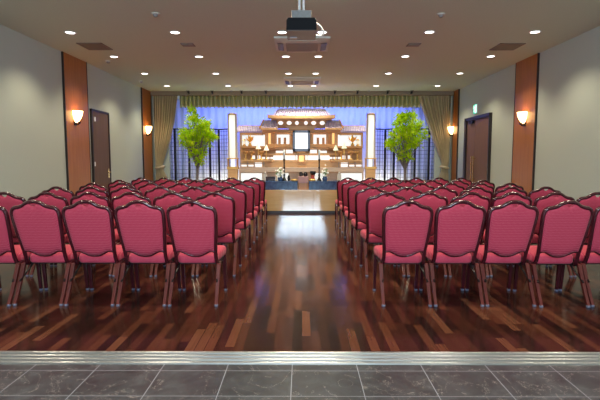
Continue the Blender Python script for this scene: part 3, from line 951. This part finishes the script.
# second roofs
for s in (-1, 1):
    roof(s * 98, s * 160, 82, 112, 12.78, 0.34, 9, s * 98, s * 150)
    e = ab(MB(), s * 96, s * 163, 112, 119, 12.72, 0.30); ap(e, 'eave', 'hinoki', bevel=0.004)
    hp_ = MB(); hp_.tube([q(s * 152, 80, 12.9), q(s * 161, 100, 12.8), q(s * 166, 112, 12.72)], 0.022, 8); ap(hp_, 'roof_hip', 'hinoki_dark')
    # outer low roofs
    roof(s * 158, s * 256, 106, 126, 12.85, 0.30, 14, s * 158, s * 252)
    e = ab(MB(), s * 158, s * 254, 102, 107, 13.12, 0.06); ap(e, 'roof_ridge', 'hinoki', bevel=0.003)
    e = ab(MB(), s * 156, s * 246, 127, 139, 12.86, 0.30); ap(e, 'eave', 'hinoki_dark', bevel=0.003)
    # uppermost lit bays
    e = ab(MB(), s * 146, s * 240, 139, 184, 13.25, 0.03); ap(e, 'lit_panel', 'panel_cool')
    e = ab(MB(), s * 48, s * 100, 136, 182, 13.25, 0.03); ap(e, 'lit_panel', 'panel_lit')
    for u, w_ in ((44, 6), (103, 8), (120, 6), (138, 10), (243, 8)):
        e = ab(MB(), s * (u - w_ / 2), s * (u + w_ / 2), 122, 186, 13.0, 0.12); ap(e, 'pillar', 'hinoki', bevel=0.004)
    e = ab(MB(), s * 122, s * 134, 128, 182, 13.22, 0.03); ap(e, 'lit_panel', 'panel_amber')
slab(-160, 160, 117, 130, 12.86, 0.30, 'lintel', 'hinoki_dark')
slab(-100, -34, 130, 137, 12.98, 0.2, 'lintel', 'hinoki'); slab(34, 100, 130, 137, 12.98, 0.2, 'lintel', 'hinoki')
# back board behind everything
slab(-244, 244, 128, 330, 13.34, 0.05, 'back_board', 'hinoki_dark')
# tier 1 shelf
slab(-142, 142, 176, 190, 12.72, 0.55, 'shelf', 'hinoki_dark')
slab(-142, 142, 190, 198, 12.80, 0.45, 'shelf_apron', 'hinoki')
# tier 2
for s in (-1, 1):
    for (u0, u1, v0, v1) in ((34, 62, 199, 213), (72, 102, 203, 212), (24, 112, 221, 240), (24, 110, 249, 267)):
        e = ab(MB(), s * u0, s * u1, v0, v1, 13.1, 0.03); ap(e, 'lit_panel', 'panel_lit')
    e = ab(MB(), s * 122, s * 146, 254, 267, 12.9, 0.03); ap(e, 'lit_panel', 'panel_lit')
    e = ab(MB(), s * 16, s * 22, 213, 270, 12.75, 0.06); ap(e, 'pillar', 'panel_lit')
    # side galleries
    e = ab(MB(), s * 110, s * 246, 184, 192, 12.5, 0.6); ap(e, 'side_shelf', 'hinoki_dark', bevel=0.004)
    e = ab(MB(), s * 118, s * 244, 239, 246, 12.25, 0.85); ap(e, 'side_shelf', 'hinoki', bevel=0.004)
    for u0, u1, v0, v1 in ((112, 124, 228, 236), (128, 142, 228, 236), (146, 158, 228, 236), (164, 176, 222, 238), (186, 198, 222, 236)):
        e = ab(MB(), s * u0, s * u1, v0, v1, 12.98, 0.03); ap(e, 'lit_panel', 'panel_lit')
    for u0, u1, v0, v1 in ((158, 186, 250, 268), (192, 212, 259, 266), (219, 240, 259, 266)):
        e = ab(MB(), s * u0, s * u1, v0, v1, 12.52, 0.03); ap(e, 'lit_panel', 'panel_lit')
    # little railing
    rl = MB()
    for u in (150, 188, 215, 243):
        ab(rl, s * (u - 2), s * (u + 2), 244, 272, 12.42, 0.05)
    ab(rl, s * 148, s * 246, 252, 255, 12.42, 0.05)
    ap(rl, 'railing', 'counter', bevel=0.003)
slab(-150, 150, 213, 221, 12.74, 0.5, 'shelf', 'hinoki')
slab(-160, 160, 240, 249, 12.60, 0.6, 'shelf', 'hinoki')
slab(-244, 244, 246, 272, 12.62, 0.5, 'tier_body', 'hinoki')
slab(-250, 250, 270, 288, 12.20, 0.95, 'counter', 'counter')
# lower cabinet with lit recesses
slab(-246, 246, 288, 352, 12.62, 0.5, 'lower_cabinet', 'counter')
for s in (-1, 1):
    for u0, u1 in ((158, 246), (52, 96)):
        e = ab(MB(), s * u0, s * u1, 293, 330, 12.58, 0.03); ap(e, 'lit_panel', 'panel_cool')
    for u in (252 - 6, 152, 102):
        e = ab(MB(), s * (u - 3), s * (u + 3), 286, 352, 12.26, 0.08); ap(e, 'pillar', 'counter', bevel=0.004)
# central little shrine
slab(-17, 17, 206, 214, 12.50, 0.25, 'shrine_roof', 'hinoki_dark')
slab(-15, 15, 214, 270, 12.56, 0.2, 'shrine_body', 'hinoki')
slab(-9, 9, 222, 246, 12.55, 0.02, 'shrine_door', 'panel_amber')
slab(-17, 17, 248, 252, 12.50, 0.2, 'shrine_step', 'hinoki_dark'); slab(-17, 17, 262, 270, 12.50, 0.2, 'shrine_step', 'hinoki_dark')
# shrine pieces between the pillars on the top shelf
for s in (-1, 1):
    for u in (66, 88):
        e = MB(); ab(e, s * (u - 5), s * (u + 5), 150, 178, 13.0, 0.08)
        ap(e, 'pillar', 'hinoki_dark', bevel=0.003)

# portrait frame
PFY = 12.6
pf_ = q(-0, 206, PFY)
fr0 = empty('portrait_frame', (pf_.x, PFY, pf_.z), label='dark framed blank white portrait at the centre of the altar', cat='picture frame')
a, b = q(-35, 206, PFY), q(35, 121, PFY)
w0, h0 = (b.x - a.x) / 2, b.z - a.z
bw = 0.066
f = MB().box(-w0, -w0 + bw, 0, 0.04, 0, h0).box(w0 - bw, w0, 0, 0.04, 0, h0).box(-w0, w0, 0, 0.04, 0, bw + .01).box(-w0, w0, 0, 0.04, h0 - bw, h0)
f.build('frame', 'frame_navy', fr0, bevel=0.006)
MB().box(-w0 + bw, w0 - bw, 0.02, 0.03, bw, h0 - bw).build('picture', 'picture', fr0)
MB().box(-0.10, 0.10, 0.04, 0.12, 0, 0.30).build('easel_back', 'black_lacquer', fr0)

# lit columns
for s, lab in ((-1, 'left'), (1, 'right')):
    YL = 12.3
    base = q(s * 274 + 1, 330, YL)
    t = empty('lantern_column', (base.x, YL, zst), label='tall lit white lantern column on a wooden base at the %s end of the altar' % lab, cat='lantern')
    zb_, zs_, zt_ = q(0, 236, YL).z - zst, q(0, 262, YL).z - zst, q(0, 55, YL).z - zst
    rr = 15.0 / 4 * YL / FPX
    MB().box(-rr * 1.25, rr * 1.25, -rr, rr, 0, zs_ - 0.10).build('base', 'hinoki', t, bevel=0.006)
    MB().box(-rr * 1.45, rr * 1.45, -rr * 1.2, rr * 1.2, zs_ - 0.10, zs_ - 0.03).build('ledge', 'gold', t, bevel=0.006)
    pst = MB()
    for k in (-1, 1):
        pst.box(k * rr * 1.2 - 0.02, k * rr * 1.2 + 0.02, -0.03, 0.03, zs_ - 0.03, zb_)
    pst.build('post', 'hinoki_dark', t)
    MB().box(-rr * 0.5, rr * 0.5, -0.02, 0.02, zs_ - 0.03, zb_).build('lower_light', 'panel_cool', t)
    MB().box(-rr * 1.45, rr * 1.45, -rr * 1.1, rr * 1.1, zb_, zb_ + 0.03).build('ledge', 'gold', t, bevel=0.004)
    MB().lathe([(rr * 0.82, zb_ + 0.03), (rr * 0.82, zt_ - 0.04)], (0, 0, 0), 24).build('lamp_tube', 'column_lit', t, smooth=True)
    for k in range(4):
        a_ = PI / 4 + k * PI / 2
        cx_, cy_ = rr * 0.98 * (1 if math.cos(a_) > 0 else -1), rr * 0.75 * (1 if math.sin(a_) > 0 else -1)
        MB().box(cx_ - 0.016, cx_ + 0.016, cy_ - 0.016, cy_ + 0.016, zb_ + 0.03, zt_).build('post', 'pale_post', t)
    MB().lathe([(rr * 1.12, zt_ - 0.04), (rr * 1.18, zt_ - 0.02), (rr * 1.18, zt_), (rr * 0.9, zt_ + 0.01)], (0, 0, 0), 24).build('cap', 'gold', t)

# things on the altar's side shelves
def on(px, py, Y): return at(px, py, Y)
zshelf = q(0, 184, 12.6).z; zshelf2 = q(0, 239, 12.55).z; ztop1 = q(0, 176, 12.85).z
def cone_lamp(px, v0, v1, m, label):
    Y = 12.32
    c = at(px, 147, Y)
    t = empty('shade_lamp', (c.x, Y, zshelf2), label=label, cat='lamp', group='little cone shade lamps on the altar')
    k = Y / FPX
    za, zb2 = q(0, v1, Y).z - zshelf2, q(0, v0, Y).z - zshelf2
    MB().lathe([(0.045, 0), (0.045, 0.012), (0.014, 0.025), (0.012, za * 0.5), (0.024, za * 0.6), (0.011, za * 0.7), (0.010, za + 0.02)], (0, 0, 0), 14).build('stand', 'gold', t, smooth=True)
    MB().lathe([(2.8 * k, za), (0.5 * k, zb2 - 0.01), (0.2 * k, zb2)], (0, 0, 0), 16).build('lamp_shade', m, t)
cone_lamp(258.3, 174, 196, 'cream_shade', 'cream cone lamp on the left altar shelf, nearer the lantern column')
cone_lamp(266.4, 179, 202, 'cream_shade', 'cream cone lamp on the left altar shelf, nearer the portrait')
cone_lamp(335.8, 179, 202, 'green_shade', 'pale green cone lamp on the right altar shelf, nearer the portrait')
cone_lamp(344.2, 171, 194, 'green_shade', 'pale green cone lamp on the right altar shelf, nearer the lantern column')
for px, sd in ((250, 'left'), (352.6, 'right')):
    c = at(px, 145, 12.58)
    t = empty('gold_lotus', (c.x, 12.58, zshelf), label='gold lotus flower ornament on the %s altar shelf' % sd, cat='ornament', group='gold lotus ornaments')
    MB().lathe([(0.05, 0), (0.055, 0.03), (0.03, 0.06), (0.045, 0.085)], (0, 0, 0), 14).build('vase', 'gold', t, smooth=True)
    pt = MB()
    for k in range(13):
        an = 2 * PI * k / 13; tl = 0.35 + 0.45 * (k % 3) / 2
        d = Vector((math.cos(an) * math.sin(tl), math.sin(an) * math.sin(tl), math.cos(tl)))
        s_ = Vector((-math.sin(an), math.cos(an), 0)); L = 0.20 + 0.05 * (k % 2)
        b0 = Vector((0, 0, 0.08))
        nn_ = d.cross(s_)
        pt.add([b0 + nn_ * .004, b0 + d * L * .55 + s_ * 0.036, b0 + d * L, b0 + d * L * .55 - s_ * 0.036, b0 - nn_ * .004 + d * L * .5], [(0, 1, 4), (0, 4, 3), (1, 2, 4), (4, 2, 3), (0, 3, 2, 1)])
    pt.build('petals', 'gold', t)
for px, sd in ((244.3, 'left'), (357.8, 'right')):
    c = at(px, 145, 12.6)
    t = empty('shelf_lantern', (c.x, 12.6, zshelf), label='small gold lantern at the outer end of the %s altar shelf' % sd, cat='lantern', group='small gold lanterns on the altar')
    MB().lathe([(0.05, 0), (0.05, 0.02), (0.03, 0.04), (0.03, 0.05)], (0, 0, 0), 12).build('base', 'gold', t)
    MB().lathe([(0.034, 0.05), (0.038, 0.10), (0.034, 0.15)], (0, 0, 0), 14).build('lamp_body', 'cream_shade', t, smooth=True)
    MB().lathe([(0.065, 0.15), (0.05, 0.17), (0.012, 0.19)], (0, 0, 0), 12).build('cap', 'gold', t)
# hanging and standing gold pieces between the shelves
for px, lab in ((246, 'outer gold cup stand on the left lower altar shelf'), (252, 'inner gold cup stand on the left lower altar shelf'), (261.5, 'gold cup stand left of the altar shrine steps'),
                (341, 'gold cup stand right of the altar shrine steps'), (350.5, 'inner gold cup stand on the right lower altar shelf'), (357, 'outer gold cup stand on the right lower altar shelf')):
    c = at(px, 157, 12.55)
    t = empty('cup_stand', (c.x, 12.5, zshelf2), label=lab, cat='ornament', group='gold cup stands on the altar')
    MB().lathe([(0.055, 0), (0.05, 0.02), (0.018, 0.04), (0.016, 0.13), (0.04, 0.16)], (0, 0, 0), 12).build('stand', 'gold', t, smooth=True)
    MB().lathe([(0.03, 0.155), (0.065, 0.18), (0.075, 0.225), (0.070, 0.23), (0.03, 0.19)], (0, 0, 0), 14).build('cup', 'hinoki_dark', t, smooth=True)

# ------------------------------------------------------------------ front counters and offerings
yf = YS + 0.06
zc = at(300, 181.2, YS + 0.06).z
xl1, xl2 = at(262 - 8, 185, yf).x, at(297.6, 185, yf).x
xr1, xr2 = at(308.9, 185, yf).x, at(345, 185, yf).x
for a, b, sd in ((xl1, xl2, 'left'), (xr1, xr2, 'right')):
    t = empty('offering_counter', ((a + b) / 2, yf, zst), label='low navy marbled counter on the stage, %s of the incense stand' % sd, cat='counter', group='navy counters on the stage')
    w_ = (b - a) / 2
    MB().box(-w_, w_, 0, 0.5, 0, zc - zst - 0.02).build('body', 'navy', t, bevel=0.004)
    MB().box(-w_ - 0.008, w_ + 0.008, -0.012, 0.51, zc - zst - 0.02, zc - zst).build('top', 'navy', t, bevel=0.004)
# incense stand in the middle
p = at(303.2, 185, yf)
t = empty('incense_stand', (p.x, yf, zst), label='wooden incense stand with mauve cloth between the navy counters', cat='stand')
hw_ = (xr1 - xl2) / 2 - 0.022
zi = at(300, 176.6, yf).z - zst
MB().prism([(-hw_, 0), (hw_, 0), (hw_, 0.04), (hw_ * 0.9, 0.08), (hw_, 0.14), (hw_, zi * 0.62), (-hw_, zi * 0.62), (-hw_, 0.14), (-hw_ * 0.9, 0.08), (-hw_, 0.04)], 'y', 0, 0.32).build('body', 'brown_wood', t, bevel=0.006)
MB().box(-hw_ - 0.006, hw_ + 0.006, -0.014, 0.335, zi * 0.52, zi).build('cloth', 'mauve', t, bevel=0.008)
for s, lab in ((-1, 'left of the two black incense pots on the mauve stand'), (1, 'right of the two black incense pots on the mauve stand')):
    o = empty('incense_pot', (p.x + s * 0.054, yf + 0.12, zst + zi), label=lab, cat='pot', group='black incense pots')
    MB().lathe([(0.030, 0), (0.046, 0.012), (0.053, 0.045), (0.050, 0.075), (0.044, 0.085)], (0, 0, 0), 16).build('bowl', 'black_lacquer', o, smooth=True)
    MB().lathe([(0.044, 0.085), (0.040, 0.100), (0.010, 0.108), (0.0001, 0.110)], (0, 0, 0), 16).build('lid', 'black_lacquer', o, smooth=True)
# red lacquered bell stand
p = at(312.9, 175, yf + 0.28)
t = empty('bell_stand', (p.x, yf + 0.28, zc), label='red and black lacquered bell stand right of the black incense pots', cat='bell')
MB().lathe([(0.065, 0), (0.07, 0.02), (0.05, 0.05), (0.042, 0.09), (0.052, 0.14)], (0, 0, 0), 16).build('stand', 'red_lacquer', t, smooth=True)
MB().lathe([(0.045, 0.14), (0.068, 0.165), (0.075, 0.205), (0.074, 0.235), (0.066, 0.235), (0.06, 0.18)], (0, 0, 0), 18).build('bell', 'black_lacquer', t, smooth=True)
for px, lab in ((294.3, 'flat gold brocade cushion left of the incense stand'), (312.3, 'flat gold brocade cushion before the red bell stand')):
    p = at(px, 180, yf + 0.1)
    o = MB().lathe([(0.05, 0), (0.078, 0.008), (0.085, 0.025), (0.075, 0.042), (0.03, 0.05)], (0, 0, 0), 18).build('cushion', 'gold', smooth=True)
    o.location = (p.x, yf + 0.095, zc)
    tag(o, lab, 'cushion', 'gold brocade cushions')
# black box and small pot, left
p = at(273, 179, yf + 0.25)
t = empty('offering_box', (p.x - 0.06, yf + 0.22, zc), label='flat black lacquer box on the left navy counter', cat='box')
MB().box(-0.115, 0.115, 0, 0.2, 0, 0.075).build('body', 'black_lacquer', t, bevel=0.005)
MB().box(-0.12, 0.12, -0.005, 0.205, 0.075, 0.10).build('lid', 'black_lacquer', t, bevel=0.005)
p = at(288.7, 177, yf + 0.25)
t = empty('censer', (p.x, yf + 0.30, zc), label='small dark censer between left candlestick and gold cushion', cat='pot')
MB().lathe([(0.02, 0), (0.03, 0.02), (0.038, 0.06), (0.03, 0.10), (0.034, 0.108)], (0, 0, 0), 14).build('bowl', 'black_lacquer', t, smooth=True)
MB().lathe([(0.033, 0.108), (0.020, 0.13), (0.006, 0.145), (0.0001, 0.15)], (0, 0, 0), 14).build('lid', 'black_lacquer', t, smooth=True)
# candlesticks
for px, sd in ((284.2, 'left'), (319.2, 'right')):
    Yk = yf + 0.28
    p = at(px, 170, Yk)
    zk1, zk2 = at(px, 159.2, Yk).z - zc, at(px, 149.8, Yk).z - zc
    t = empty('candlestick', (p.x, Yk, zc), label='tall black candlestick with pale candle on the %s navy counter' % sd, cat='candlestick', group='black candlesticks on the counters')
    MB().lathe([(0.062, 0), (0.062, 0.012), (0.048, 0.03), (0.035, 0.06), (0.022, 0.10), (0.030, 0.14), (0.018, 0.18), (0.016, zk1 * 0.55), (0.026, zk1 * 0.6), (0.016, zk1 * 0.66), (0.018, zk1 - 0.04), (0.034, zk1 - 0.005), (0.03, zk1)], (0, 0, 0), 14).build('holder', 'black_lacquer', t, smooth=True)
    MB().lathe([(0.022, zk1), (0.023, zk2), (0.004, zk2 + 0.006)], (0, 0, 0), 12).build('candle', 'candle', t, smooth=True)
# flower vases
def flowers(px, py, label, seed):
    rf = random.Random(seed)
    Yk = yf + 0.2
    p = at(px, 178, Yk)
    t = empty('flower_vase', (p.x, Yk, zc), label=label, cat='flowers', group='white flower vases on the counters')
    MB().lathe([(0.045, 0), (0.06, 0.02), (0.065, 0.06), (0.045, 0.095), (0.055, 0.11)], (0, 0, 0), 14).build('vase', 'navy', t, smooth=True)
    gl = MB(); pet = MB()
    for k in range(46):
        c = Vector((rf.gauss(0, 0.045), rf.gauss(0, 0.04), 0.19 + rf.gauss(0, 0.055)))
        if k % 4 == 0: gl.tube([(0, 0, 0.09), c * 0.5 + Vector((0, 0, 0.06)), c], 0.004, 5)
        n_ = 6
        ax = (c - Vector((0, 0, 0.1))).normalized() + Vector((0, -0.6, 0)); ax.normalize()
        s1 = ax.cross(Vector((0, 0, 1))).normalized(); s2 = ax.cross(s1)
        for m2 in range(n_):
            an = 2 * PI * m2 / n_
            d = s1 * math.cos(an) + s2 * math.sin(an); w2 = ax.cross(d)
            L = 0.026
            tgt = pet if k % 3 else gl
            tgt.add([c, c + d * L * .6 + w2 * .009 + ax * .006, c + d * L + ax * .01, c + d * L * .6 - w2 * .009 + ax * .006], [(0, 1, 2, 3)])
    gl.build('leaves', 'leaf_dark', t); pet.build('blossoms', 'petal', t)
flowers(280.2, 173, 'vase of white flowers left of the left candlestick', 3)
flowers(324.8, 172, 'vase of white flowers right of the right candlestick', 4)
# grey urns under the altar counter
for px, sd in ((265.2, 'left'), (339.3, 'right')):
    p = at(px, 175, 12.0)
    zt_ = at(px, 171.8, 12.0).z - zst
    t = empty('grey_urn', (p.x, 12.0, zst), label='tall grey urn before the %s half of the altar cabinet' % sd, cat='urn', group='grey urns by the altar cabinet')
    MB().lathe([(0.045, 0), (0.05, 0.02), (0.052, zt_ - 0.09), (0.035, zt_ - 0.06), (0.03, zt_ - 0.05)], (0, 0, 0), 16).build('body', 'grey_urn', t, smooth=True)
    MB().lathe([(0.036, zt_ - 0.05), (0.034, zt_ - 0.03), (0.012, zt_), (0.0001, zt_ + 0.002)], (0, 0, 0), 16).build('lid', 'grey_urn', t, smooth=True)
